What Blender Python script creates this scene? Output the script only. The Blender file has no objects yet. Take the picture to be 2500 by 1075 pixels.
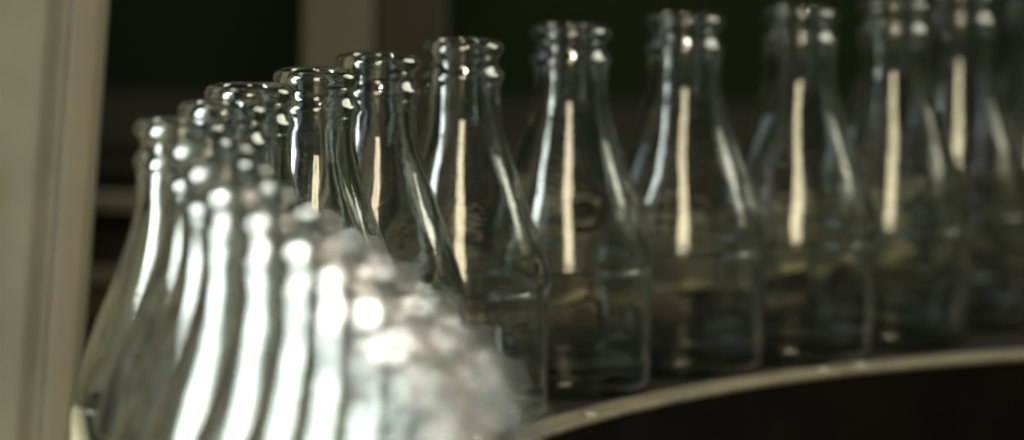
import bpy, math, random
from mathutils import Vector

random.seed(7)
sc = bpy.context.scene
col = sc.collection
R = math.radians


# ------------------------------------------------------------------ helpers
def link(name, verts, faces, mat, parent=None, smooth=False, normals=None):
    me = bpy.data.meshes.new(name)
    me.from_pydata(verts, [], faces)
    me.materials.append(mat)
    if smooth:
        for p in me.polygons:
            p.use_smooth = True
    if normals:
        me.normals_split_custom_set_from_vertices(normals)
    me.update()
    o = bpy.data.objects.new(name, me)
    col.objects.link(o)
    if parent:
        o.parent = parent
    return o


def empty(name, loc, rz=0.0):
    o = bpy.data.objects.new(name, None)
    o.empty_display_size = 0.02
    o.location = loc
    o.rotation_euler = (0, 0, rz)
    col.objects.link(o)
    return o


def tag(o, label, cat=None, group=None, kind=None):
    if label:
        o['label'] = label
    if cat:
        o['category'] = cat
    if group:
        o['group'] = group
    if kind:
        o['kind'] = kind
    return o


def bevel(o, w, seg=3):
    m = o.modifiers.new('bevel', 'BEVEL')
    m.width = w
    m.segments = seg
    m.limit_method = 'ANGLE'
    m.angle_limit = R(35)
    return o


def box(v, f, x0, x1, y0, y1, z0, z1):
    b = len(v)
    v += [(x0, y0, z0), (x1, y0, z0), (x1, y1, z0), (x0, y1, z0),
          (x0, y0, z1), (x1, y0, z1), (x1, y1, z1), (x0, y1, z1)]
    f += [tuple(b + i for i in q) for q in
          ((0, 3, 2, 1), (4, 5, 6, 7), (0, 1, 5, 4), (1, 2, 6, 5), (2, 3, 7, 6), (3, 0, 4, 7))]


def cyl(v, f, p0, p1, r, n=16):
    p0, p1 = Vector(p0), Vector(p1)
    d = (p1 - p0).normalized()
    u = d.orthogonal().normalized()
    w = d.cross(u)
    b = len(v)
    for p in (p0, p1):
        for i in range(n):
            a = 2 * math.pi * i / n
            v.append(tuple(p + r * (math.cos(a) * u + math.sin(a) * w)))
    for i in range(n):
        j = (i + 1) % n
        f.append((b + i, b + j, b + n + j, b + n + i))
    f.append(tuple(b + i for i in range(n))[::-1])
    f.append(tuple(b + n + i for i in range(n)))


# ---------------------------------------------------------------- materials
def new_mat(name):
    m = bpy.data.materials.new(name)
    m.use_nodes = True
    nt = m.node_tree
    nt.nodes.clear()
    out = nt.nodes.new('ShaderNodeOutputMaterial')
    return m, nt, out


def surface(name, c0, c1, rough=0.6, scale=30.0, metal=0.0, bump=0.15, spec=0.5, detail=6.0, stretch=(1, 1, 1)):
    """painted / worn surface: two tones broken up by noise, uneven gloss, fine bump"""
    m, nt, out = new_mat(name)
    N, L = nt.nodes.new, nt.links.new
    tc = N('ShaderNodeTexCoord')
    mp = N('ShaderNodeMapping')
    mp.inputs['Scale'].default_value = stretch
    L(tc.outputs['Object'], mp.inputs['Vector'])
    n1 = N('ShaderNodeTexNoise')
    n1.inputs['Scale'].default_value = scale
    n1.inputs['Detail'].default_value = detail
    n1.inputs['Roughness'].default_value = 0.65
    L(mp.outputs[0], n1.inputs['Vector'])
    rp = N('ShaderNodeValToRGB')
    rp.color_ramp.elements[0].position = 0.35
    rp.color_ramp.elements[1].position = 0.68
    rp.color_ramp.elements[0].color = (*c0, 1)
    rp.color_ramp.elements[1].color = (*c1, 1)
    L(n1.outputs['Fac'], rp.inputs['Fac'])
    b = N('ShaderNodeBsdfPrincipled')
    b.inputs['Metallic'].default_value = metal
    b.inputs['Specular IOR Level'].default_value = spec
    L(rp.outputs['Color'], b.inputs['Base Color'])
    mr = N('ShaderNodeMapRange')
    mr.inputs['To Min'].default_value = max(0.05, rough - 0.12)
    mr.inputs['To Max'].default_value = min(1, rough + 0.15)
    L(n1.outputs['Fac'], mr.inputs['Value'])
    L(mr.outputs[0], b.inputs['Roughness'])
    n2 = N('ShaderNodeTexNoise')
    n2.inputs['Scale'].default_value = scale * 9
    n2.inputs['Detail'].default_value = 4
    L(mp.outputs[0], n2.inputs['Vector'])
    bp = N('ShaderNodeBump')
    bp.inputs['Strength'].default_value = bump
    bp.inputs['Distance'].default_value = 0.001
    L(n2.outputs['Fac'], bp.inputs['Height'])
    L(bp.outputs['Normal'], b.inputs['Normal'])
    L(b.outputs[0], out.inputs['Surface'])
    return m


def glass(name, bump_scale, bump_strength, dist=0.0004, rough=0.0, color=(0.958, 0.985, 0.963), scuff_haze=0.0, coat=0.28):
    m, nt, out = new_mat(name)
    N, L = nt.nodes.new, nt.links.new
    tc = N('ShaderNodeTexCoord')
    oi = N('ShaderNodeObjectInfo')
    off = N('ShaderNodeVectorMath')
    off.operation = 'SCALE'
    off.inputs[0].default_value = (7.1, 3.7, 5.3)
    L(oi.outputs['Random'], off.inputs['Scale'])
    ad = N('ShaderNodeVectorMath')
    ad.operation = 'ADD'
    L(tc.outputs['Object'], ad.inputs[0])
    L(off.outputs[0], ad.inputs[1])
    n = N('ShaderNodeTexNoise')
    n.inputs['Scale'].default_value = bump_scale
    n.inputs['Detail'].default_value = 4
    n.inputs['Roughness'].default_value = 0.62
    L(ad.outputs[0], n.inputs['Vector'])
    bp = N('ShaderNodeBump')
    bp.inputs['Strength'].default_value = bump_strength
    bp.inputs['Distance'].default_value = dist
    L(n.outputs['Fac'], bp.inputs['Height'])
    g = N('ShaderNodeBsdfPrincipled')
    g.inputs['Base Color'].default_value = (*color, 1)
    g.inputs['Roughness'].default_value = rough
    g.inputs['IOR'].default_value = 1.5
    g.inputs['Transmission Weight'].default_value = 1.0
    g.inputs['Coat Weight'].default_value = coat
    g.inputs['Coat Roughness'].default_value = 0.13
    g.inputs['Coat IOR'].default_value = 1.5
    L(bp.outputs['Normal'], g.inputs['Normal'])
    if scuff_haze > 0:
        # scuffs of a bottle refilled many times, strengthened to paint a milky light haze
        n2 = N('ShaderNodeTexNoise')
        n2.inputs['Scale'].default_value = 420
        n2.inputs['Detail'].default_value = 5
        L(ad.outputs[0], n2.inputs['Vector'])
        rp = N('ShaderNodeMapRange')
        rp.inputs['From Min'].default_value = 0.55
        rp.inputs['From Max'].default_value = 0.8
        rp.inputs['To Min'].default_value = scuff_haze * 0.25
        rp.inputs['To Max'].default_value = scuff_haze * 3
        L(n2.outputs['Fac'], rp.inputs['Value'])
        d = N('ShaderNodeBsdfDiffuse')
        d.inputs['Color'].default_value = (0.75, 0.76, 0.72, 1)
        mx = N('ShaderNodeMixShader')
        L(rp.outputs[0], mx.inputs['Fac'])
        L(g.outputs[0], mx.inputs[1])
        L(d.outputs[0], mx.inputs[2])
        L(mx.outputs[0], out.inputs['Surface'])
    else:
        L(g.outputs[0], out.inputs['Surface'])
    return m


M_glass = glass('clear_glass', 45, 0.42, 0.0006, scuff_haze=0.0055)
M_base = glass('stippled_glass', 520, 0.2, 0.0006, rough=0.0, scuff_haze=0, color=(0.20, 0.24, 0.18))
M_strip = surface('worn_tan_strip', (0.075, 0.066, 0.043), (0.145, 0.128, 0.085), 0.5, 45, bump=0.25, spec=0.4)
M_rail = surface('tan_rail', (0.115, 0.10, 0.065), (0.165, 0.145, 0.095), 0.5, 40, bump=0.2)
M_bead = surface('brass_bead', (0.42, 0.36, 0.2), (0.6, 0.52, 0.3), 0.4, 60, bump=0.2)
M_chain = surface('chain_steel', (0.006, 0.0055, 0.004), (0.014, 0.013, 0.010), 0.8, 60, metal=0.0, bump=0.3, spec=0.08)
M_screw = surface('screw_steel', (0.35, 0.33, 0.28), (0.5, 0.47, 0.4), 0.4, 80, metal=0.6, bump=0.2)
M_shade = surface('shade_black', (0.0022, 0.0018, 0.0012), (0.005, 0.004, 0.003), 0.85, 20, bump=0.1, spec=0.03)  # near-black colour carries the shade on the conveyor's side
M_bolt = surface('dark_bolt', (0.04, 0.03, 0.022), (0.08, 0.06, 0.045), 0.45, 80, metal=0.5)
M_wall = surface('dark_green_wall', (0.0075, 0.0135, 0.0055), (0.012, 0.019, 0.008), 0.8, 6, bump=0.2, spec=0.1)
M_floor = surface('oily_floor', (0.008, 0.0075, 0.006), (0.02, 0.018, 0.015), 0.7, 8, bump=0.3, spec=0.15)
M_greypost = surface('grey_post', (0.085, 0.085, 0.066), (0.11, 0.108, 0.083), 0.6, 14, bump=0.2, stretch=(1, 1, .4))
M_brownpost = surface('brown_post', (0.011, 0.0095, 0.0045), (0.02, 0.0165, 0.008), 0.65, 22, bump=0.3, stretch=(1, 1, .25))
M_frame = surface('dark_frame', (0.012, 0.012, 0.009), (0.02, 0.019, 0.014), 0.6, 18, bump=0.2, spec=0.2)
M_bar = surface('olive_bar', (0.13, 0.125, 0.09), (0.19, 0.18, 0.13), 0.5, 30, bump=0.2)
M_barbrown = surface('rusty_bar', (0.05, 0.034, 0.015), (0.08, 0.057, 0.03), 0.6, 30, bump=0.2)


def panel_mat():
    m = surface('beige_panel_paint', (0.19, 0.194, 0.154), (0.27, 0.266, 0.212), 0.55, 9, bump=0.12, spec=0.3)
    nt = m.node_tree
    N, L = nt.nodes.new, nt.links.new
    b = [n for n in nt.nodes if n.type == 'BSDF_PRINCIPLED'][0]
    src = b.inputs['Base Color'].links[0].from_socket
    tc = [n for n in nt.nodes if n.type == 'TEX_COORD'][0]
    # one rusty smear on the sheet
    d = N('ShaderNodeVectorMath')
    d.operation = 'SUBTRACT'
    d.inputs[1].default_value = (-0.0335, 0.0, 0.066)
    L(tc.outputs['Object'], d.inputs[0])
    s = N('ShaderNodeVectorMath')
    s.operation = 'MULTIPLY'
    s.inputs[1].default_value = (150, 1, 88)
    L(d.outputs[0], s.inputs[0])
    ln = N('ShaderNodeVectorMath')
    ln.operation = 'LENGTH'
    L(s.outputs[0], ln.inputs[0])
    mr = N('ShaderNodeMapRange')
    mr.inputs['From Min'].default_value = 0.2
    mr.inputs['From Max'].default_value = 1.1
    mr.inputs['To Min'].default_value = 0.5
    mr.inputs['To Max'].default_value = 0.0
    L(ln.outputs['Value'], mr.inputs['Value'])
    mx = N('ShaderNodeMix')
    mx.data_type = 'RGBA'
    L(mr.outputs[0], mx.inputs[0])
    L(src, mx.inputs[6])
    mx.inputs[7].default_value = (0.17, 0.14, 0.065, 1)
    L(mx.outputs[2], b.inputs['Base Color'])
    return m


M_panel = panel_mat()
M_flange = surface('pinkish_flange', (0.18, 0.158, 0.116), (0.22, 0.192, 0.142), 0.5, 12, bump=0.12, spec=0.3)

# ------------------------------------------------------------------ the line
# the bottles' places along the curved line, nearest first (metres)
SPOTS = [
    (-0.0080, 1.400), (-0.0115, 1.463), (-0.0175, 1.526), (-0.0256, 1.589), (-0.0350, 1.652),
    (-0.0455, 1.714), (-0.0570, 1.776), (-0.0705, 1.838), (-0.0790, 1.9005), (-0.0870, 1.9635),
    (-0.0970, 2.0265), (-0.0870, 2.089), (-0.0805, 2.152), (-0.0630, 2.213), (-0.0450, 2.279),
    (-0.0168, 2.346), (0.0196, 2.4227), (0.0616, 2.4850), (0.1035, 2.5295), (0.1410, 2.5800),
    (0.1685, 2.6370), (0.2010, 2.6910)]
CENTRE = [(0.010, 1.15), (0.000, 1.30), (-0.015, 1.50), (-0.045, 1.70), (-0.075, 1.88), (-0.0905, 2.02),
          (-0.0835, 2.13), (-0.058, 2.23), (-0.0168, 2.346)]
TABLE = CENTRE + [(0.0205, 2.4227), (0.0600, 2.4830), (0.1030, 2.5320), (0.1540, 2.5730), (0.2070, 2.6080), (0.262, 2.638), (0.32, 2.66), (0.42, 2.69)]
ROW = CENTRE + [(0.0205, 2.4227), (0.0610, 2.4845), (0.1020, 2.5345), (0.1300, 2.5870), (0.1560, 2.648), (0.180, 2.72), (0.198, 2.80)]


def catmull(P, k=14):
    out = []
    Q = [Vector(p) for p in P]
    Q = [2 * Q[0] - Q[1]] + Q + [2 * Q[-1] - Q[-2]]
    for i in range(1, len(Q) - 2):
        a, b, c, d = Q[i - 1:i + 3]
        for t in range(k):
            t /= k
            out.append(0.5 * (2 * b + (c - a) * t + (2 * a - 5 * b + 4 * c - d) * t * t + (3 * b - a - 3 * c + d) * t ** 3))
    out.append(Q[-2])
    return out


def smooth(P, n):
    for _ in range(n):
        P = [P[0]] + [(P[i - 1] + 2 * P[i] + P[i + 1]) / 4 for i in range(1, len(P) - 1)] + [P[-1]]
    return P


PATH = smooth(catmull(TABLE), 90)
ROWPATH = smooth(catmull(ROW), 60)


def frame_at(i, P=PATH):
    a, b = P[max(0, i - 1)], P[min(len(P) - 1, i + 1)]
    t = (b - a).normalized()
    return P[i], t, Vector((t.y, -t.x))          # right-hand side = inner side of the bend


def ribbon(o0, o1, z0, z1, PATH=PATH):
    """closed bar along the path: offsets o0..o1 to the inner side, heights z0..z1"""
    v, f = [], []
    for i in range(len(PATH)):
        p, t, n = frame_at(i, PATH)
        for o, z in ((o0, z0), (o1, z0), (o1, z1), (o0, z1)):
            if o < -0.1:                          # the table widens only past the bend
                o += 0.066 * (1 - min(1, max(0, (p.y - 2.2) / 0.25)))
            q = p + n * o
            v.append((q.x, q.y, z))
    m = len(PATH)
    for i in range(m - 1):
        for k in range(4):
            a, b = i * 4 + k, i * 4 + (k + 1) % 4
            f.append((a, a + 4, b + 4, b))
    f.append((0, 1, 2, 3))
    f.append(tuple((m - 1) * 4 + k for k in (3, 2, 1, 0)))
    return v, f


conv = empty('conveyor', (0, 0, 0))
tag(conv, 'curved bottle conveyor with tan edge strip and shade-black skirt under the row of bottles', 'conveyor')

# chain of flat steel slats
v, f = [], []
arc = [0.0]
for i in range(1, len(PATH)):
    arc.append(arc[-1] + (PATH[i] - PATH[i - 1]).length)


def on_path(s):
    for i in range(1, len(arc)):
        if arc[i] >= s:
            k = (s - arc[i - 1]) / (arc[i] - arc[i - 1])
            p = PATH[i - 1].lerp(PATH[i], k)
            t = (PATH[i] - PATH[i - 1]).normalized()
            return p, t, Vector((t.y, -t.x))
    return frame_at(len(PATH) - 1)


s = 0.0
while s + 0.038 < arc[-1]:
    (p0, t0, n0), (p1, t1, n1) = on_path(s + 0.0006), on_path(s + 0.0374)
    b = len(v)
    for z in (-0.004, 0.0):
        for p, n in ((p0, n0), (p1, n1)):
            for o in (-0.1100 + 0.066 * (1 - min(1, max(0, (p.y - 2.2) / 0.25))), 0.0265):
                q = p + n * o
                v.append((q.x, q.y, z))
    f += [tuple(b + i for i in q) for q in
          ((0, 2, 3, 1), (4, 5, 7, 6), (0, 1, 5, 4), (2, 6, 7, 3), (0, 4, 6, 2), (1, 3, 7, 5))]
    s += 0.038
bevel(link('belt', v, f, M_chain, conv), 0.0008, 2)

v, f = ribbon(-0.110, 0.0385, -0.03, -0.0065)
link('track_bed', v, f, M_shade, conv)
JOINT = min(range(len(PATH)), key=lambda i: (frame_at(i)[0] + frame_at(i)[2] * 0.035 - Vector((0.1175, 2.493))).length)
for part in (PATH[:JOINT + 1], PATH[JOINT:]):
    if part[0] != PATH[0]:
        part = [part[0].lerp(part[1], min(0.9, 0.0012 / (part[1] - part[0]).length))] + part[1:]
    v, f = ribbon(0.0275, 0.0410, -0.0022, 0.0006, part)
    bevel(link('edge_strip', v, f, M_strip, conv), 0.0010, 3)
for tx, ty in ((0.0275, 2.352), (0.1085, 2.4875), (0.1270, 2.5005)):
    i = min(range(len(PATH)), key=lambda i: (frame_at(i)[0] + frame_at(i)[2] * 0.0365 - Vector((tx, ty))).length)
    p, t, n = frame_at(i)
    q = p + n * 0.0375
    v, f = [], []
    cyl(v, f, (q.x, q.y, 0.0004), (q.x, q.y, 0.0015), 0.0026, 20)
    bevel(link('screw', v, f, M_screw, conv), 0.0005, 2)
v, f = ribbon(0.0390, 0.0405, -0.95, -0.0024)
link('skirt', v, f, M_shade, conv)  # dark sheet put in for the shade below the strip
v, f = ribbon(-0.1125, -0.1105, -0.95, -0.0066)
link('skirt', v, f, M_shade, conv)
v, f = ribbon(-0.0385, -0.0345, 0.026, 0.0450, ROWPATH)
rail = bevel(link('guide_rail', v, f, M_rail, conv), 0.0012, 3)
v, f = ribbon(-0.0342, -0.0326, 0.0245, 0.0272, ROWPATH)
bevel(link('wear_bead', v, f, M_bead, rail), 0.0006, 2)
for i in range(8, len(ROWPATH) - 4, 30):
    p, t, n = frame_at(i, ROWPATH)
    v, f = [], []
    q = p - n * 0.0455
    cyl(v, f, (q.x, q.y, 0.0), (q.x, q.y, 0.036), 0.0045)
    a = p - n * 0.0387
    b_ = p - n * 0.053
    cyl(v, f, (a.x, a.y, 0.031), (b_.x, b_.y, 0.031), 0.003)
    link('bracket', v, f, M_bolt, rail)

# ------------------------------------------------------------------- bottles
MM = 0.001


def interp(pts, n):
    """monotone cubic through (z, r) points, n samples (z descending)"""
    z = [p[0] for p in pts]
    r = [p[1] for p in pts]
    m = len(pts)
    d = [(r[i + 1] - r[i]) / (z[i + 1] - z[i]) for i in range(m - 1)]
    g = [d[0]] + [0 if d[i - 1] * d[i] <= 0 else 2 * d[i - 1] * d[i] / (d[i - 1] + d[i]) for i in range(1, m - 1)] + [d[-1]]
    out = []
    for k in range(n + 1):
        zz = z[0] + (z[-1] - z[0]) * k / n
        i = 0
        while i < m - 2 and zz < z[i + 1]:
            i += 1
        h = z[i + 1] - z[i]
        t = (zz - z[i]) / h
        out.append((zz, (1 + 2 * t) * (1 - t) ** 2 * r[i] + t * (1 - t) ** 2 * h * g[i]
                    + t * t * (3 - 2 * t) * r[i + 1] + t * t * (t - 1) * h * g[i + 1]))
    return out


def arcp(cz, cr, rad, a0, a1, n):
    return [(cz + rad * math.sin(R(a0 + (a1 - a0) * k / n)), cr + rad * math.cos(R(a0 + (a1 - a0) * k / n))) for k in range(n + 1)]


def profile():
    """(z, r, part) in mm: from the mouth's inner edge, over the lip, down the outside, across the bottom, up the inside"""
    P = []

    def add(pts, part):
        for z, r in pts:
            if P and abs(P[-1][0] - z) < 1e-6 and abs(P[-1][1] - r) < 1e-6:
                continue
            P.append((z, r, part))
    # lip: inner rounding, flat top, rolled outside bead
    add(arcp(126.4, 10.9, 1.6, 180, 90, 8), 'lip')
    add(arcp(125.2, 11.2, 2.8, 90, -60, 16), 'lip')
    add([(122.2, 12.2), (121.4, 11.95), (120.5, 11.9), (119.6, 12.0)], 'lip')
    add([(118.9, 12.35), (118.1, 12.95)], 'collar')
    add(arcp(115.6, 11.4, 2.75, 50, -45, 12), 'collar')
    add([(113.2, 13.15), (112.2, 13.2), (111.2, 13.1), (110.4, 12.95)], 'collar')
    add(interp([(109.6, 12.85), (104, 12.95), (98, 13.95), (91, 16.0), (84, 18.4), (76, 21.3), (66, 25.2), (57, 28.3), (50, 30.45), (46.2, 31.2)], 64), 'neck')
    add(arcp(44.9, 30.1, 1.3, 30, -60, 9), 'body')
    add(interp([(43.2, 30.4), (41.5, 30.25), (34, 30.28), (27.5, 30.28), (24.4, 30.3), (14, 30.3), (7.5, 30.25)], 40), 'body')
    add(arcp(4.6, 25.9, 4.4, 20, -88, 16), 'base')
    add([(0.12, 25.2), (0.5, 23.8), (1.5, 21), (3.0, 16), (3.9, 10), (4.3, 4), (4.35, 0.0)], 'base')
    # inside
    add([(8.0, 0.0), (8.0, 4), (7.95, 10), (7.9, 16), (7.8, 20)], 'base')
    add(arcp(11.6, 23.9, 3.9, -80, 0, 8), 'base')
    add([(14, 27.9), (18, 28.05), (26, 27.95), (36, 27.5), (43, 27.35), (46.2, 27.2)], 'body')
    add(list(reversed(interp([(109.6, 9.4), (104, 9.6), (98, 10.5), (91, 12.5), (84, 15.0), (76, 18.0), (66, 21.9), (57, 25.0), (50, 26.7), (46.5, 27.18)], 56))), 'neck')
    add([(112, 9.3), (115, 9.2), (119.6, 9.2)], 'collar')
    add([(122, 9.25), (125, 9.35)], 'lip')
    return P


def make_bottle():
    root = empty('glass_bottle', (0, 0, 0))
    prof = profile()
    n = 112
    M = len(prof)
    rnd = random.Random(3)
    ph = [rnd.uniform(0, 6.28) for _ in range(8)]
    k_out = next(i for i in range(M - 1) if prof[i][1] == 0.0)

    def pos(i, j):
        z, r, part = prof[i]
        a = 2 * math.pi * j / n
        inside = i > k_out
        amp = (0.30 if inside else 0.09) * min(1, r / 20) * (0.1 if part in ('lip', 'collar') else 1)
        w = (math.sin(2 * a + ph[0] + z * .05) + .7 * math.sin(3 * a + ph[1] - z * .08) + .5 * math.sin(5 * a + ph[2] + z * .12)
             + .35 * math.sin(7 * a + ph[3] + z * .16) + (.4 if z > 48 else .06) * math.sin(z * .31 + ph[4] + 2 * math.sin(a + ph[5])))
        rr = r + (amp * w if r > 0 else 0)
        return Vector((rr * math.cos(a) * MM, rr * math.sin(a) * MM, z * MM))
    grid = [[pos(i, j) for j in range(n)] for i in range(M)]

    def nrm(i, j):
        if prof[i][1] == 0.0:
            return Vector((0, 0, -1)) if i == k_out else Vector((0, 0, 1))
        i0 = (i - 1) % M
        i1 = (i + 1) % M
        du = (grid[i1][j] - grid[i][j]).normalized() + (grid[i][j] - grid[i0][j]).normalized()
        dv = grid[i][(j + 1) % n] - grid[i][(j - 1) % n]
        return dv.cross(du).normalized() * -1
    # outward test on the outer wall
    nn = nrm(60, 0)
    sgn = 1 if nn.x > 0 else -1
    order = ['lip', 'collar', 'neck', 'body', 'base']
    for part in order:
        v, nor, f, idx = [], [], [], {}

        def vid(i, j):
            j %= n
            if prof[i][1] == 0.0:
                j = 0
            if (i, j) not in idx:
                idx[(i, j)] = len(v)
                v.append(tuple(grid[i][j]))
                nor.append(tuple(nrm(i, j) * sgn))
            return idx[(i, j)]
        for i in range(M):
            i1 = (i + 1) % M
            if prof[i1][2] != part if i1 > i else prof[i][2] != part:
                continue
            if i == k_out:                      # jump from the outer to the inner bottom centre: no faces
                continue
            for j in range(n):
                q = [vid(i, j), vid(i, j + 1), vid(i1, j + 1), vid(i1, j)]
                q = list(dict.fromkeys(q))
                if len(q) < 3:
                    continue
                a, b, c = (Vector(v[q[k]]) for k in range(3))
                fn = (b - a).cross(c - a)
                an = Vector(nor[q[0]]) + Vector(nor[q[1]]) + Vector(nor[q[2]])
                if fn.dot(an) < 0:
                    q.reverse()
                f.append(tuple(q))
        link(part, v, f, M_base if part == 'base' else M_glass, root, smooth=True, normals=nor)
    return root


LABELS = [
    'nearest clear bottle, heavily blurred, only its mouth showing above the bottom edge',
    'heavily blurred clear bottle second from the nearest in the crowded front run',
    'blurred clear bottle third from the nearest, at the right side of the front run',
    'blurred clear bottle fourth from the nearest in the bright front run',
    'blurred clear bottle fifth from the nearest, midway along the bright front run',
    'blurred clear bottle sixth from the nearest in the bright front run',
    'softly blurred clear bottle seventh from the nearest, its wide mouth against dark necks behind',
    'softly blurred clear bottle third in front of the leftmost bottle',
    'slightly soft clear bottle second in front of the leftmost bottle',
    'slightly soft clear bottle directly in front of the leftmost bottle',
    'leftmost clear bottle at the bend, its left flank flaring beside the beige panel',
    'sharp clear bottle directly behind the leftmost bottle at the bend',
    'sharp clear bottle at the bend with its mouth against dark wall left of grey post',
    'sharp clear bottle at the bend with its mouth just below the grey post',
    'clear bottle with its mouth between the grey post and the brown post',
    'clear bottle just right of the brown post in the far run',
    'clear bottle second right of the brown post, warm streak down its cone',
    'clear bottle third right of the brown post in the far run',
    'clear bottle fourth right of the brown post in the far run',
    'clear bottle third from the right edge, overlapping the one behind it',
    'blurred clear bottle second from the right edge of the far run',
    'blurred clear bottle cut off by the right edge of the photo',
]
GROUP = 'clear glass bottles lined up on the conveyor'
proto = make_bottle()
kids = list(proto.children)
rr = random.Random(11)
for k, (x, y) in enumerate(SPOTS):
    if k == 0:
        o = proto
    else:
        o = proto.copy()
        col.objects.link(o)
        for ch in kids:
            c = ch.copy()
            col.objects.link(c)
            c.parent = o
    o.location = (x, y, 0.0004)
    o.rotation_euler = (R(rr.gauss(0, 0.25)), R(rr.gauss(0, 0.25)), rr.uniform(0, 2 * math.pi))
    tag(o, LABELS[k], 'bottle', GROUP)

# ------------------------------------------------- machine parts and the room
# beige sheet-metal panel with a pressed groove and a rounded pinkish flange
panel = empty('machine_cabinet', (-0.150, 2.40, 0.0))
panel.rotation_euler = (0, R(3.3), 0)
tag(panel, 'tall beige sheet metal cabinet side with rounded flange leaning beside the bottles', 'cabinet')


def extrude_profile(name, pts, z0, z1, mat, parent, smooth_=True):
    v, f = [], []
    n = len(pts)
    for z in (z0, z1):
        v += [(x, y, z) for x, y in pts]
    for i in range(n):
        j = (i + 1) % n
        f.append((i, j, n + j, n + i))
    f.append(tuple(range(n))[::-1])
    f.append(tuple(n + i for i in range(n)))
    o = link(name, v, f, mat, parent, smooth=False)
    if smooth_:
        for p in o.data.polygons[:n]:
            p.use_smooth = True
        o.data.set_sharp_from_angle(angle=R(40))
    return o


Z0, Z1 = -0.95, 0.75
front = [(-0.40, 0.0), (-0.0215, 0.0)]
front += [(-0.0215 + 0.009 * k / 8, 0.0045 * (1 - math.cos(math.pi * k / 8)) / 2) for k in range(1, 9)]
sheet = front + [(-0.0125, 0.0075), (-0.40, 0.0075)]
extrude_profile('sheet', sheet, Z0, Z1, M_panel, panel)
fl = [(-0.0122, 0.0065)] + [(-0.0085 - 0.0037 * math.cos(R(a)), 0.0030 - 0.0045 * math.sin(R(a))) for a in range(0, 91, 15)]
fl += [(-0.003 + 0.003 * math.sin(R(a)), 0.0015 - 0.003 * math.cos(R(a))) for a in range(0, 91, 15)]
fl += [(0.0, 0.030), (-0.0122, 0.030)]
extrude_profile('flange', fl, Z0, Z1, M_flange, panel)

# two uprights behind the line
v, f = [], []
box(v, f, -0.0880, -0.0588, 2.860, 2.866, -0.95, 0.9)
box(v, f, -0.0880, -0.0840, 2.8662, 2.892, -0.95, 0.9)
o = bevel(link('upright_post', v, f, M_greypost), 0.0015)
tag(o, 'out of focus grey steel upright behind the bottles', 'post')
v, f = [], []
box(v, f, -0.0585, -0.0290, 2.872, 2.905, -0.95, 0.9)
o = bevel(link('upright_post', v, f, M_brownpost), 0.003)
tag(o, 'out of focus dark brown upright right beside the grey one', 'post')

# low machine bed behind, with pale bars along it
bed = empty('machine_bench', (0, 2.95, 0))
tag(bed, 'low dark machine bed with dim horizontal bars behind the bottles', 'machine')
v, f = [], []
box(v, f, -0.9, 0.9, 2.98, 3.20, -0.95, 0.034)
bevel(link('frame', v, f, M_frame, None), 0.004)
fr = bpy.data.objects['frame']
fr.parent = bed
fr.location = (0, -2.95, 0)
for (z0, z1, y0, m) in ((0.016, 0.022, 2.968, M_frame), (0.0035, 0.0105, 2.955, M_bar), (-0.0275, -0.0215, 2.955, M_bar), (-0.046, -0.0295, 2.962, M_barbrown)):
    v, f = [], []
    box(v, f, -0.88, 0.88, y0 - 2.95, y0 - 2.95 + 0.012, z0, z1)
    bevel(link('bar', v, f, m, bed), 0.001)

v, f = [], []
box(v, f, -3.0, 3.0, 3.45, 3.60, -0.95, 2.6)
o = link('wall', v, f, M_wall)
tag(o, 'very dark green wall behind the machinery', 'wall')
v, f = [], []
box(v, f, -3.5, 3.5, -2.5, 3.44, -1.05, -0.9501)
o = link('floor', v, f, M_floor)
tag(o, 'dark oily factory floor under the conveyor', 'floor', kind='structure')

# -------------------------------------------------------------------- lights
def area(name, loc, target, sx, sy, radiance, color, spread=180):
    l = bpy.data.lights.new(name, 'AREA')
    l.shape = 'RECTANGLE'
    l.size = sx
    l.size_y = sy
    l.energy = radiance * sx * sy * math.pi
    l.color = color
    l.spread = R(spread)
    o = bpy.data.objects.new(name, l)
    o.location = loc
    d = Vector(target) - Vector(loc)
    o.rotation_euler = d.to_track_quat('-Z', 'Y').to_euler()
    col.objects.link(o)
    return o


# tall warm window behind the camera, bright side window on the near left, weak one on the right
def beam(name, loc, target, radius, cone, blend, irradiance, color):
    # a narrow spotlight beam: irradiance (W/m2) where it lands
    d = Vector(target) - Vector(loc)
    l = bpy.data.lights.new(name, 'SPOT')
    l.energy = irradiance * 4 * math.pi * d.length_squared
    l.color = color
    l.shadow_soft_size = radius
    l.spot_size = R(cone)
    l.spot_blend = blend
    o = bpy.data.objects.new(name, l)
    o.location = loc
    o.rotation_euler = d.to_track_quat('-Z', 'Y').to_euler()
    col.objects.link(o)
    return o


for x in (-0.205, 0.205):                     # two panes with a mullion between them
    area('window_light', (x, -0.9, 1.92), (x, 2.3, 0.6), 0.35, 2.3, 18.0, (1.0, 0.88, 0.57))
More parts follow.
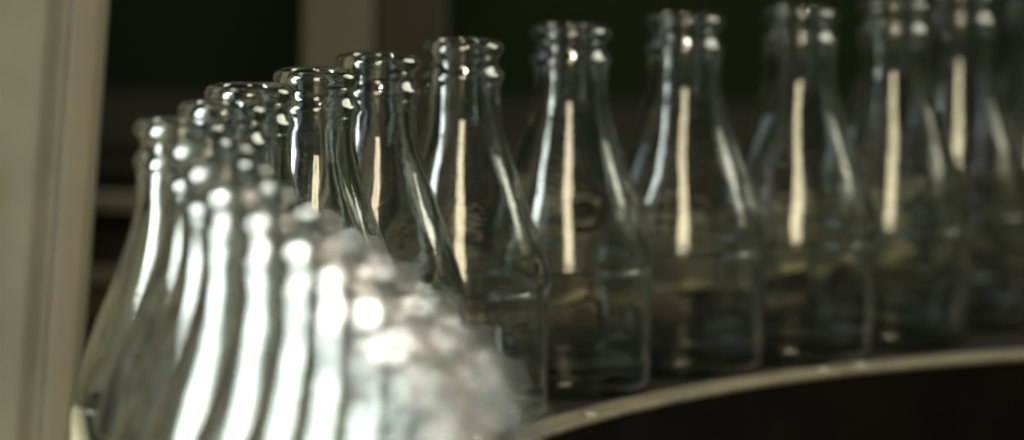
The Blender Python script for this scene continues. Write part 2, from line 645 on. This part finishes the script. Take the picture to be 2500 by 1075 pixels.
# the side window by the near run, as three stacked lamps, tilted and narrowed to light the near bottles
for k, (ang, rad) in enumerate(((-17, 2.7), (9, 3.4), (35, 3.3))):
    d = 1.2
    loc = (-0.05 - d * math.cos(R(ang)) * 0.94, 1.76 - d * math.cos(R(ang)) * 0.34, 0.09 + d * math.sin(R(ang)))
    area('side_window_light', loc, (-0.05, 1.76, 0.09), 0.72, 0.62, rad, (0.88, 1.0, 0.94), 37)
area('far_window_light', (1.55, 3.15, 1.30), (0, 2.35, 0.1), 1.3, 1.2, 9.5, (1.0, 1.0, 0.78))
area('back_window_light', (-1.35, 3.15, 1.25), (0, 2.4, 0.1), 1.0, 1.1, 1.1, (0.78, 0.90, 1.0))
beam('near_sunbeam', (0.25, 0.30, 1.75), (-0.022, 1.56, 0.12), 0.18, 12.5, 0.6, 15, (1.0, 0.94, 0.76))
beam('left_glint_spot', (-1.25, 1.05, 1.05), (-0.03, 1.58, 0.12), 0.15, 15, 0.6, 95, (1.0, 0.94, 0.76))  # compact spot added for the left-hand highlight discs
beam('far_lip_spot', (0.35, 1.0, 2.5), (0.10, 2.42, 0.1), 0.12, 11, 0.8, 2.2, (1.0, 0.95, 0.78))  # spot added to brighten the lips of the far run

w = bpy.data.worlds.new('World')
sc.world = w
w.use_nodes = True
bg = w.node_tree.nodes['Background']
bg.inputs['Color'].default_value = (0.75, 0.85, 0.75, 1)
bg.inputs['Strength'].default_value = 0.012

# -------------------------------------------------------------------- camera
cam = bpy.data.cameras.new('Camera')
cam.sensor_width = 36
cam.lens = 17000 / 2500 * 36
cam.clip_start = 0.02
cam.clip_end = 60
cam.dof.use_dof = True
cam.dof.focus_distance = 2.21
cam.dof.aperture_fstop = 8.9
co = bpy.data.objects.new('Camera', cam)
col.objects.link(co)
co.location = (0, 0, 0.314)
from mathutils import Matrix
pitch, roll = R(6.0), R(1.2)
co.rotation_euler = (Matrix.Rotation(math.pi / 2 - pitch, 3, 'X') @ Matrix.Rotation(roll, 3, 'Z')).to_euler()
sc.camera = co

# -------------------------------------------------------------------- render
sc.view_settings.view_transform = 'Standard'
sc.view_settings.look = 'None'
sc.view_settings.exposure = 0
sc.view_settings.gamma = 1
c = sc.cycles
c.max_bounces = 64
c.transmission_bounces = 64
c.glossy_bounces = 32
c.diffuse_bounces = 2
c.transparent_max_bounces = 16
c.caustics_reflective = False
c.caustics_refractive = True
c.sample_clamp_indirect = 1.6
c.use_denoising = True
c.pixel_filter_type = 'BLACKMAN_HARRIS'
c.filter_width = 2.2
c.use_adaptive_sampling = True
c.adaptive_threshold = 0.006
